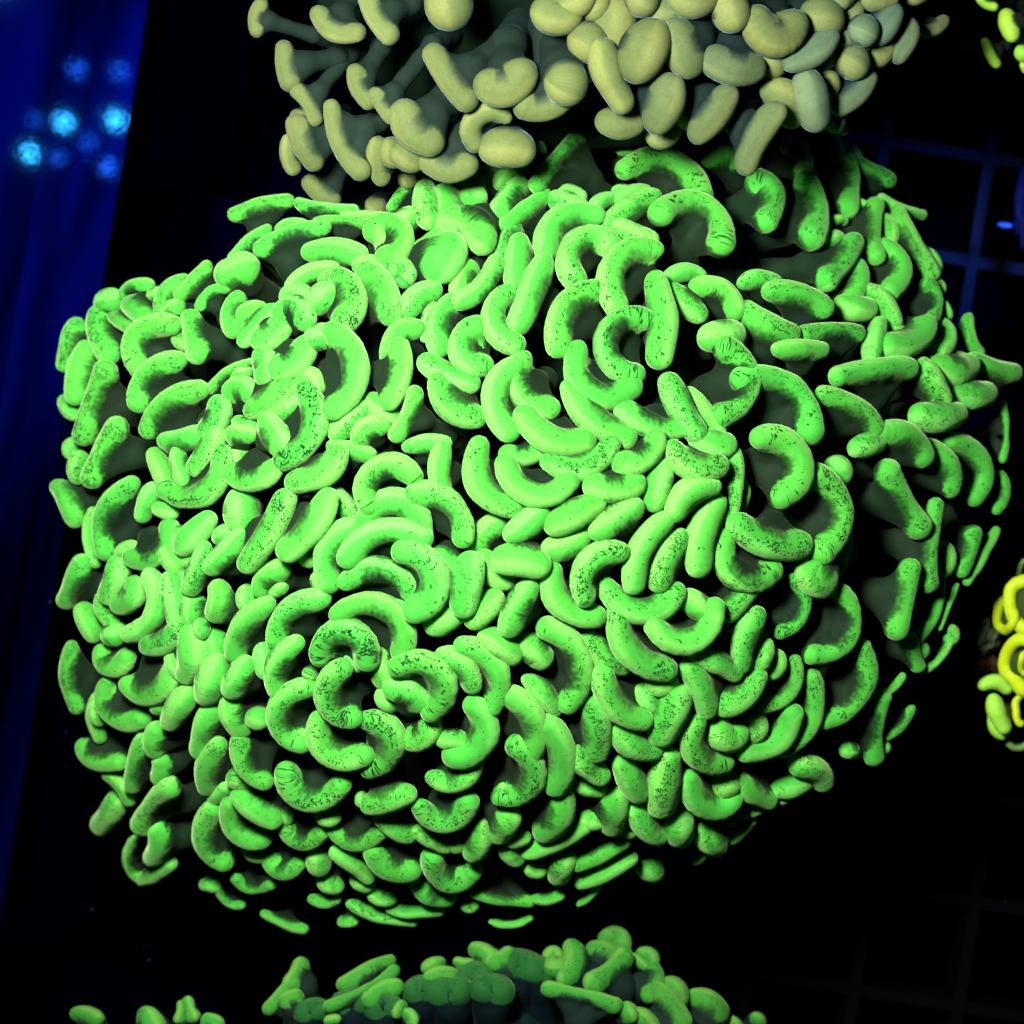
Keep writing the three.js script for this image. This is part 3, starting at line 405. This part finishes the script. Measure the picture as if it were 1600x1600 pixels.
// ---------------------------------------------------------------- colonies
const mound = (o) => (px, py) => {
  const u = (px - o.cx) / (px < o.cx ? o.l : o.r), v = (py - o.cy) / (py < o.cy ? o.t : o.b), q = Math.pow(Math.pow(Math.abs(u), 2.3) + Math.pow(Math.abs(v), 2.3), 1 / 2.3);
  return o.top - o.drop * Math.pow(Math.min(q, 1.25), o.pow ?? 2.4);
};
function colony(o, entries) {
  // o: name, label, category, height (function), material, cells of the skin to use, core
  const H = o.height, items = entries.map((e) => {
    const hm = H(...e.m), k = scaleAt(hm), cx = o.cx, cy = o.cy;
    const p2 = arcPoints(e.a, e.m, e.b, 10), chord = Math.hypot(e.b[0] - e.a[0], e.b[1] - e.a[1]);
    const arc = p2.map(([x, y], i) => at(x, y, H(x, y) + e.lift + 0.25 * (1 - Math.abs(i / 5 - 1))));
    const M = arc[5], r = e.r * k;
    let root, R = e.R, d;
    const ix = cx - e.m[0], iy = cy - e.m[1], il = Math.hypot(ix, iy) || 1;
    if (!R) {
      const bx = (e.a[0] + e.b[0]) / 2 - e.m[0], by = (e.a[1] + e.b[1]) / 2 - e.m[1], bl = Math.hypot(bx, by), w = clamp(bl / 12, 0, 1);
      const q = Math.min(1, il / (0.5 * (o.l + o.r))), dx = w * bx / (bl || 1) + (1 - w + 0.3) * q * ix / il, dy = w * by / (bl || 1) + (1 - w + 0.3) * q * iy / il;
      R = [e.m[0] + dx * 34, e.m[1] + dy * 34]; d = 10;
    } else {
      const L = Math.hypot(R[0] - e.m[0], R[1] - e.m[1]) * k;
      d = clamp(0.62 * L, 2.6, 9); if (chord < 1.3 * e.r) d = Math.max(d, 1.5 * L);
    }
    const hr = Math.min(M.y - d, Math.max(H(...R) - 5, M.y - 14));
    root = at(R[0], R[1], hr);
    const dir = root.clone().sub(M).normalize();
    const deep = root.clone().addScaledVector(dir, 4).add(V(ix / il * 3, -9, iy / il * 3));
    if (deep.y < 3) deep.y = 3;
    return { arc, root, deep, r, M, size: e.r * (chord + 2 * e.r), e };
  });
  const order = items.map((_, i) => i).sort((a, b) => items[b].size - items[a].size), single = new Set(order.slice(0, 295));
  const root = thing(o.name, o.label, o.category, [0, 0, 0], o.group), rest = [];
  const base = at(o.cx, o.cy, 0); root.position.set(base.x * MM, 0, base.z * MM);
  items.forEach((t, i) => {
    const n = o.cells.n, id = o.cells.pick(t.e, i), { geo, M } = tentacleGeometry(t.arc, t.root, t.deep, t.r, [(id % n) / n, 1 - (Math.floor(id / n) + 1) / n, 1 / n], { neck: (o.neck ?? 0.95) * (t.e.R ? 1.15 : 1), tint: o.tint(t.e), anchor: t.e.R && Math.hypot(t.e.R[0] - t.e.m[0], t.e.R[1] - t.e.m[1]) > 4.2 * t.e.r });
    const p = V(M.x - base.x, M.y, M.z - base.z).multiplyScalar(MM);
    if (single.has(i)) mesh('tentacle', geo, o.material, root).position.copy(p);
    else rest.push(geo.translate(p.x, p.y, p.z));
  });
  if (rest.length) { const m = mesh('small_tentacles', mergeGeometries(rest), o.material, root); m.userData.kind = 'stuff'; }
  // the skeleton that carries them: a dark lumpy head down to the rack
  const c = o.core, nu = 120, nv = 44, P = [], I = [];
  for (let j = 0; j <= nv; j++) for (let i = 0; i < nu; i++) {
    const a = i / nu * 2 * Math.PI, f = j / nv, rr = f < 0.75 ? f / 0.75 : 1 - 0.55 * (f - 0.75) / 0.25, q = rr * c.reach;
    const px = o.cx + Math.cos(a) * q * (Math.cos(a) < 0 ? o.l : o.r), py = o.cy + Math.sin(a) * q * (Math.sin(a) < 0 ? o.t : o.b);
    const lump = 2 * (c.lump ?? 3) * (fbm(px / 60 * (c.fine ?? 1) + 9, py / 60 + 4) - 0.5);
    const edge = H(o.cx + (px - o.cx) / rr || o.cx, o.cy + (py - o.cy) / rr || o.cy);
    const h = f < 0.75 ? H(px, py) - c.under - 10 * f * f + lump : Math.max(0, (Math.max(4, edge - c.under - 10 * 0.56)) * (1 - (f - 0.75) / 0.25));
    const w = at(px, py, Math.max(0, h)); P.push((w.x - base.x) * MM, w.y * MM, (w.z - base.z) * MM);
    if (j < nv) { const k = j * nu + i, k2 = j * nu + (i + 1) % nu; I.push(k, k2, k + nu, k2, k2 + nu, k + nu); }
  }
  const g = new THREE.BufferGeometry(); g.setAttribute('position', new THREE.BufferAttribute(new Float32Array(P), 3)); g.setIndex(I.map((_, i) => I[i - i % 3 + [0, 1, 2][i % 3]])); g.computeVertexNormals();
  mesh('skeleton_base', g, o.coreMaterial ?? M_CORE, root);
  return root;
}

// ---------------------------------------------------------------- materials
const greenSkin = skinAtlas(8, 256, { tip: [0.062, 0.44, 0.046], crest: [0.09, 0.15, 0.05], pale: 1, mid: [0.016, 0.12, 0.012], stalk: [0.0062, 0.0205, 0.0085], edge: 0.4, vary: 0.9, fade: 2.1, rag: 0.5, grain: 0.06,
  density: (id) => id < 20 ? 0.06 : id < 44 ? 0.4 + 0.35 * rnd() : 0.7 + 0.8 * rnd() });
const tanSkin = skinAtlas(3, 256, { tip: [0.094, 0.116, 0.036], mid: [0.032, 0.048, 0.026], stalk: [0.0075, 0.0165, 0.0115], edge: 0.7, vary: 0.5, fade: 2, rag: 0.2, grain: 0.14, crest: [0.06, 0.05, 0.014], pale: 1, density: () => 0 });
const limeSkin = skinAtlas(2, 256, { tip: [0.28, 0.56, 0.045], mid: [0.07, 0.2, 0.03], stalk: [0.02, 0.024, 0.018], edge: 1.0, vary: 0.4, fade: 1.2, rag: 0.3, grain: 0.05, density: () => 0.02 });
const frontSkin = skinAtlas(4, 256, { tip: [0.035, 0.22, 0.024], mid: [0.011, 0.06, 0.015], stalk: [0.005, 0.016, 0.013], edge: 0.5, vary: 0.6, fade: 1.9, rag: 0.4, grain: 0.06, crest: [0.06, 0.08, 0.02], pale: 1, density: () => 0.4 * rnd() });
const col = (r, g, b) => new THREE.Color(r, g, b);
const greenTint = () => { const b = 0.82 + 0.2 * rnd(); return [b * (0.95 + 0.3 * rnd()), b, b * 0.95]; };
const tanBlueLitTint = ({ m }) => { const b = 0.85 + 0.2 * rnd(), q = clamp((m[0] - 950) / 400, 0, 1) * rnd() * 0.75; return [b * (1 - 0.55 * q), b * (1 - 0.2 * q), b * (1 + 0.9 * q)]; };  // random tone, plus blue lamplight painted in towards the right
const M_GREEN = new THREE.MeshPhysicalMaterial({ name: 'green_coral', vertexColors: true, map: greenSkin, sheenColorMap: greenSkin.userData.nap, roughness: 0.66, specularIntensity: 0.09, sheen: 1, sheenColor: col(0.95, 1.4, 0.6), sheenRoughness: 0.75, transmission: 0.18, thickness: 0 });
const M_TAN = new THREE.MeshPhysicalMaterial({ name: 'tan_coral', vertexColors: true, map: tanSkin, sheenColorMap: tanSkin.userData.nap, roughness: 0.65, specularIntensity: 0.06, sheen: 0.8, sheenColor: col(0.3, 0.65, 0.85), sheenRoughness: 0.5 });
const M_FRONT = new THREE.MeshPhysicalMaterial({ name: 'front_coral', vertexColors: true, map: frontSkin, sheenColorMap: frontSkin.userData.nap, roughness: 0.66, specularIntensity: 0.08, sheen: 0.5, sheenColor: col(0.7, 1.2, 0.5), sheenRoughness: 0.6 });
const M_LIME = new THREE.MeshPhysicalMaterial({ name: 'lime_coral', vertexColors: true, map: limeSkin, sheenColorMap: limeSkin.userData.nap, roughness: 0.5, specularIntensity: 0.4, sheen: 0.8, sheenColor: col(0.7, 1, 0.6), sheenRoughness: 0.5 });
const plain = (name, c, rough = 0.9, spec = 0.1, more = {}) => new THREE.MeshPhysicalMaterial({ name, color: col(...c), roughness: rough, specularIntensity: spec, ...more });
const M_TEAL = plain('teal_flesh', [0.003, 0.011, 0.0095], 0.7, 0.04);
const M_CORE = plain('skeleton', [0.003, 0.0075, 0.004], 0.9, 0.02);

const cleanAt = ([x, y]) => (x > 760 && x < 1160 && y > 600 && y < 880) || (x > 640 && x < 860 && y < 420) || (x > 400 && x < 640 && y > 760 && y < 950) || (x > 200 && x < 420 && y > 820 && y < 1150);
const greenCell = { n: 8, pick: (e) => { const q = rnd(), j = rnd(); return cleanAt(e.m) && q < 0.8 ? Math.floor(j * 20) : q < 0.25 ? Math.floor(j * 20) : q < 0.7 ? 20 + Math.floor(j * 24) : 44 + Math.floor(j * 20); } };
const anyCell = (n) => ({ n, pick: () => Math.floor(rnd() * n * n) });

// ---------------------------------------------------------------- tank: dark floor, egg crate rack, blue shelf
const TURN = 9.2 * Math.PI / 180;                            // the tank stands a little turned to the camera
struct('tank_floor', new THREE.BoxGeometry(0.9, 0.004, 0.9).translate(0, -0.05, 0), plain('tank_floor', [0.0004, 0.0004, 0.0022], 1, 0));
{
  const c = at(1552, 238, -6), rack = thing('egg_crate_rack', 'dark blue plastic egg crate grid lying in the dark to the right of the corals', 'rack', [c.x, -14, c.z]);
  const m = plain('rack', [0.00001, 0.00003, 0.0007], 0.7, 0.1), P = 19.8;
  rack.rotation.y = -TURN;
  const along = (n, x) => { const g = new THREE.BoxGeometry(2.1 * MM, 11 * MM, 300 * MM, 1, 1, 1); g.translate(x * MM, 0, 60 * MM); mesh('bar', g, m, rack); };
  const across = (z) => { const g = new THREE.BoxGeometry(120 * MM, 10.4 * MM, 2.2 * MM); g.translate(14 * MM, 0, z * MM); mesh('bar', g, m, rack); };
  for (let i = -2; i <= 3; i++) along(i, i * P);
  for (let i = -4; i <= 10; i++) across(i * P + 0.5);
}
{
  // a shelf of blue acrylic along the left side: a plate, a raised strip and the strip's lip
  const e = at(190, 260, LED.shelf), sh = thing('acrylic_shelf', 'glossy blue acrylic shelf along the left edge mirroring the lamps', 'shelf', [e.x, LED.shelf, e.z]);
  sh.rotation.y = -TURN;
  const wob = (() => { const n = 512, d = new Uint8Array(n * n * 4); for (let y = 0; y < n; y++) for (let x = 0; x < n; x++) { const v = 255 * clamp(0.65 * fbm(x / 24, y / 24) + 0.35 * fbm(x / 6 + 40, y / 6), 0, 1); d.set([v, v, v, 255], (y * n + x) * 4); } const t = new THREE.DataTexture(d, n, n); t.wrapS = t.wrapT = THREE.RepeatWrapping; t.magFilter = THREE.LinearFilter; t.needsUpdate = true; return t; })();
  const uvm = (g) => { const p = g.attributes.position, u = g.attributes.uv; for (let i = 0; i < p.count; i++) u.setXY(i, p.getX(i) / 0.06, p.getZ(i) / 0.06); return g; };
  const reflectionStreaks = (() => { const n = 256, d = new Uint8Array(n * n * 4); for (let y = 0; y < n; y++) for (let x = 0; x < n; x++) { const v = 255 * clamp(0.15 + 1.1 * smooth(fbm(x / 34 + y / 150, y / 190 + 3), 0.25, 0.75) + 0.25 * (noise2(x / 5, y / 40) - 0.5), 0, 1); d.set([v, v, v, 255], (y * n + x) * 4); } const t = new THREE.DataTexture(d, n, n); t.wrapS = t.wrapT = THREE.RepeatWrapping; t.magFilter = THREE.LinearFilter; t.repeat.set(0.6, 0.4); t.needsUpdate = true; return t; })();  // streaky reflections in the acrylic, painted into its colour
  const gloss = (name, c) => new THREE.MeshPhysicalMaterial({ name, color: col(...c), roughness: 0.03, specularIntensity: 1, ior: 1.9, map: reflectionStreaks, bumpMap: wob, bumpScale: 0.0000035 });
  const strip = (name, x0, x1, y, m) => mesh(name, uvm(new THREE.BoxGeometry((x1 - x0) * MM, 6 * MM, 320 * MM).translate((x0 + x1) / 2 * MM, (y - 3) * MM, 60 * MM)), m, sh);
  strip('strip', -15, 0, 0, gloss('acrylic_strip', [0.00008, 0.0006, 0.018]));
  mesh('lower_plate', uvm(new THREE.BoxGeometry(46 * MM, 4 * MM, 320 * MM).translate(23 * MM, -24 * MM, 60 * MM)), plain('acrylic_lower', [0.00004, 0.00006, 0.0012], 0.8, 0, { map: reflectionStreaks }), sh);
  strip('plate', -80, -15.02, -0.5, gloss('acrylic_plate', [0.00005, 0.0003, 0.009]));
}
colony({ name: 'hammer_coral', label: 'largest coral, a fluorescent green mound of hammer tipped tentacles filling the middle', category: 'coral', cx: 760, cy: 800, l: 660, r: 840, t: 620, b: 660,
  height: mound({ cx: 760, cy: 800, l: 670, r: 850, t: 640, b: 670, top: 78, drop: 40 }), material: M_GREEN, tint: greenTint, cells: greenCell, core: { reach: 0.86, under: 15 } }, LARGE);
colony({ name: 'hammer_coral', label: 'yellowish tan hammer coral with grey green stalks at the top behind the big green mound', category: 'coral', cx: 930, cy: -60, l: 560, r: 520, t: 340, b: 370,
  height: mound({ cx: 930, cy: -60, l: 580, r: 540, t: 340, b: 390, top: 76, drop: 12 }), material: M_TAN, tint: tanBlueLitTint, cells: anyCell(3), core: { reach: 0.8, under: 16 }, neck: 1.0 }, TAN);
colony({ name: 'hammer_coral', label: 'green hammer coral with teal stalks cut off by the bottom edge', category: 'coral', cx: 790, cy: 1780, l: 460, r: 460, t: 320, b: 320,
  height: mound({ cx: 790, cy: 1800, l: 700, r: 480, t: 340, b: 340, top: 58, drop: 20 }), material: M_FRONT, tint: (e) => e.lift === -1.5 ? [0.34, 0.36, 0.6] : greenTint(), cells: anyCell(4), core: { reach: 0.84, under: 8, lump: 4, fine: 2.2 }, coreMaterial: M_TEAL, neck: 1.5 }, FRONT);  // the columns between the tips carry shade in a darker tint
colony({ name: 'hammer_coral', label: 'small lime green coral cut off by the top right corner', category: 'coral', cx: 1640, cy: 40, l: 110, r: 110, t: 110, b: 110,
  height: mound({ cx: 1640, cy: 40, l: 130, r: 130, t: 130, b: 130, top: 40, drop: 8 }), material: M_LIME, tint: greenTint, cells: anyCell(2), core: { reach: 0.6, under: 8 } }, CORNER);

// ---------------------------------------------------------------- the coral with yellow rings at the right edge
{
  const cx = 1640, cy = 1020, b = at(cx, cy, 0), T = thing('ring_coral', 'bright yellow green coral with thick ring lips on the right edge', 'coral', [b.x, 0, b.z]);
  const lip = plain('yellow_lip', [0.42, 0.52, 0.01], 0.5, 0.4, { sheen: 1, sheenColor: col(0.7, 0.8, 0.3), sheenRoughness: 0.5 }), pale = plain('pale_lip', [0.12, 0.25, 0.05], 0.5, 0.4, { sheen: 1, sheenColor: col(0.8, 1, 0.9), sheenRoughness: 0.5 });
  const bowl = plain('olive_bowl', [0.025, 0.045, 0.006], 0.7, 0.2);
  const local = (px, py, h) => { const p = at(px, py, h); return V((p.x - b.x) * MM, h * MM, (p.z - b.z) * MM); };
  const ring = (px, py, rx, ry, w, h, lean, m, from = 0, to = 1) => {
    const pts = []; for (let i = 0; i <= 40; i++) { const a = (from + (to - from) * i / 40) * 2 * Math.PI, k = 1 + 0.06 * Math.sin(3 * a + px) + 0.04 * Math.sin(5 * a + py); pts.push(local(px + Math.cos(a) * rx * k, py + Math.sin(a) * ry * k, h - lean * Math.cos(a) * -1 + 0.8 * Math.sin(2 * a + py))); }
    const closed = to - from > 0.99, ww = w * scaleAt(h) * MM; if (closed) pts.pop();
    const curve = new THREE.CatmullRomCurve3(pts, closed), g = new THREE.TubeGeometry(curve, 90, w * scaleAt(h) * MM, 14, closed), parts = [g];
    if (!closed) for (const p of [pts[0], pts[pts.length - 1]]) parts.push(new THREE.SphereGeometry(w * scaleAt(h) * MM, 14, 10).translate(p.x, p.y, p.z));
    for (const q of parts) { const p = q.attributes.position, nn = q.attributes.normal; for (let i = 0; i < p.count; i++) { const e = ww * 0.5 * (fbm(p.getX(i) * 420 + px, p.getZ(i) * 420 + p.getY(i) * 300) - 0.5); p.setXYZ(i, p.getX(i) + nn.getX(i) * e, p.getY(i) + nn.getY(i) * e, p.getZ(i) + nn.getZ(i) * e); } q.computeVertexNormals(); }
    mesh('lip', mergeGeometries(parts), m, T);
    if (closed) { const c = local(px, py, h - 2.5), s = new THREE.SphereGeometry(1, 32, 16); s.scale(rx * scaleAt(h) * MM, 4 * MM, ry * scaleAt(h) * MM); s.translate(c.x, c.y - 2 * MM, c.z); mesh('bowl', s, bowl, T); }
  };
  ring(1612, 944, 34, 42, 11, 40, 3, lip); ring(1571, 962, 13, 23, 8, 36, 2, lip); ring(1606, 1036, 34, 40, 11.5, 42, 3, lip); ring(1602, 1037, 7, 16, 5, 43, 0, lip);
  ring(1604, 1108, 18, 24, 6, 36, 2, lip, 0.33, 0.75); ring(1590, 960, 34, 52, 4.5, 34, 2, pale, 0.45, 0.72); ring(1606, 898, 13, 24, 5, 34, 1, pale, 0.4, 0.7); ring(1598, 1130, 36, 35, 6.5, 31, 0, pale, 0.22, 0.48);
  const sausage = (a, m, c, r, h) => { const arc = arcPoints(a, m, c, 10).map(([x, y]) => at(x, y, h)), root = at(m[0] + 20, m[1] - 4, h - 9), deep = at(m[0] + 50, m[1] - 10, h - 22); const { geo, M } = tentacleGeometry(arc, root, deep, r * scaleAt(h), [0, 0.5, 0.5], { tint: [1, 1, 1] }); mesh('tentacle', geo, M_LIME, T).position.set((M.x - b.x) * MM, M.y * MM, (M.z - b.z) * MM); };
  sausage([1538, 1070], [1556, 1066], [1573, 1075], 10, 36); sausage([1552, 1093], [1558, 1114], [1568, 1136], 12, 37); sausage([1552, 1120], [1556, 1136], [1566, 1148], 9, 33);
  const base = new THREE.SphereGeometry(1, 28, 18); base.scale(9 * MM, 15 * MM, 17 * MM); base.translate(1 * MM, 14 * MM, 0); mesh('skeleton_base', base, M_CORE, T);
}
function lump(r, sx, sy, sz, k, s0) { let g = new THREE.IcosahedronGeometry(1, 9); g.deleteAttribute('normal'); g.deleteAttribute('uv'); g = mergeVertices(g); const p = g.attributes.position; for (let i = 0; i < p.count; i++) { const x = p.getX(i), y = p.getY(i), z = p.getZ(i), q = 1 + k * (fbm(x * 1.7 + s0 + z, y * 1.7 + s0 - z) - 0.5) * 2; p.setXYZ(i, x * q * sx * r, y * q * sy * r, z * q * sz * r); } g.computeVertexNormals(); return g; }
{
  const put = (name, label, cat, px, py, h, g, m) => { const p = at(px, py, h), o = mesh(name, g, m); o.position.set(p.x * MM, p.y * MM, p.z * MM); o.userData = { label, category: cat }; return o; };
  put('debris_clump', 'murky grey green lump of detritus beside the yellow ring coral', 'debris', 1545, 998, 33, lump(1.8 * MM, 1, 1, 1.25, 0.85, 3), plain('murk', [0.035, 0.045, 0.02], 0.6, 0.3));
  put('rubble', 'orange brown rubble lump under the rings of the yellow coral', 'rubble', 1545, 1040, 31, lump(2.1 * MM, 1.2, 0.9, 1.1, 0.8, 8), plain('rubble', [0.035, 0.015, 0.002], 0.6, 0.3));
  put('rubble', 'small dark brown pebble with a yellow glint left of the yellow coral', 'rubble', 1530, 1040, 32, lump(1.1 * MM, 1.2, 1, 1, 0.4, 5), plain('pebble', [0.14, 0.06, 0.006], 0.5, 0.5));
  put('rubble', 'reddish brown crumb in the gap right of the big mound', 'rubble', 1588, 715, 20, lump(1.5 * MM, 1, 1, 1.2, 0.6, 12), plain('crumb', [0.06, 0.02, 0.006], 0.8, 0.2));
  put('blue_flake', 'torn bright blue flake caught on the dark rack at the right edge', 'flake', 1600, 325, 2, lump(3.4 * MM, 0.6, 0.4, 1.9, 0.5, 21), plain('flake', [0.0001, 0.0003, 0.0035], 0.6, 0.05));
  put('blue_flake', 'tiny pale blue chip at the tip of the torn blue flake', 'flake', 1570, 352, 3, lump(0.75 * MM, 1.6, 0.6, 0.7, 0.5, 31), plain('chip', [0.001, 0.009, 0.03], 0.4, 0.6));
}

{   // specks drifting in the dark water
  const parts = []; for (let i = 0; i < 26; i++) { const p = at(i % 3 ? 40 + 320 * rnd() : 1380 + 200 * rnd(), 300 + 1250 * rnd(), -10 + 30 * rnd()); parts.push(new THREE.SphereGeometry((0.12 + 0.3 * rnd() * rnd()) * MM, 8, 6).translate(p.x * MM, p.y * MM, p.z * MM)); }
  const o = mesh('drifting_specks', mergeGeometries(parts), plain('speck', [0.004, 0.01, 0.06], 0.7, 0.1)); o.userData = { label: 'tiny bluish specks drifting in the dark water round the corals', category: 'specks', kind: 'stuff' };
}

// ---------------------------------------------------------------- lamps
{
  const white = col(...LAMP.color), p = LAMP.at.map((c) => c * MM), q = LAMP.aim.map((c) => c * MM);
  const T = thing('aquarium_lamp', 'white lamp panel hanging over the corals', 'lamp', LAMP.at); T.lookAt(...q);
  const s = LAMP.size * MM;
  mesh('housing', new THREE.BoxGeometry(s * 1.15, s * 1.15, 0.012).translate(0, 0, -0.011), plain('housing', [0.02, 0.02, 0.022], 0.5, 0.4), T);
  mesh('diffuser', new THREE.BoxGeometry(s, s, 0.003).translate(0, 0, -0.004), new THREE.MeshStandardMaterial({ name: 'diffuser', color: 0xffffff, emissive: white, emissiveIntensity: 2 }), T);
  const l = new THREE.RectAreaLight(white, LAMP.power, s, s); l.position.set(...p); l.lookAt(...q); scene.add(l);
}
{
  const T = thing('led_fixture', 'dark fixture of round blue and white leds over the left side', 'lamp', [-185, LED.y + 6, -150]);
  mesh('housing', new THREE.BoxGeometry(0.09, 0.012, 0.09).translate(0, 0.008, 0), plain('fixture', [0.01, 0.01, 0.012], 0.6, 0.3), T);
  for (const [px, py, k] of LED.spots) {
    const d = LED.y - 2 * LED.shelf + EYE, X = (px - 800) / 800 * HALF / (EYE - MID) * d, Z = (py - 800) / 800 * HALF / (EYE - MID) * d, r = (k > 0.8 ? 2.5 : 2.7) * MM;
    const c = k > 0.8 ? col(0.025, 0.4, 1) : col(0.01, 0.12, 1);
    const g = new THREE.CylinderGeometry(r, r * 1.2, 3 * MM, 24).translate((X + 185) * MM, -6 * MM, (Z + 150) * MM);
    mesh('led', g, new THREE.MeshStandardMaterial({ name: 'led', color: 0x111111, emissive: c, emissiveIntensity: 15 * k }), T);
    const l = new THREE.SpotLight(c, 0.0006 * k, 0, 0.9, 0.6); l.position.set(X * MM, (LED.y - 4) * MM, Z * MM); l.target.position.set(X * MM + 0.06, 0, Z * MM + 0.05); l.shadow.radius = 0.17; l.castShadow = true; scene.add(l, l.target);
  }
}
for (const [label, p, power, aim] of BLUE.lamps) {
  const T = thing('added_blue_lamp', label, 'lamp', p);
  mesh('bulb', new THREE.SphereGeometry(0.006, 20, 14), new THREE.MeshStandardMaterial({ name: 'bulb', color: 0x111111, emissive: col(...BLUE.color), emissiveIntensity: 3 }), T);
  const l = new THREE.SpotLight(col(...BLUE.color), power, 0, 0.5, 1, 2); l.position.set(...p.map((c) => c * MM)); l.target.position.set(...aim.map((c) => c * MM)); l.shadow.radius = 0.3; l.castShadow = true; scene.add(l, l.target);
}
renderer.render(scene, camera);
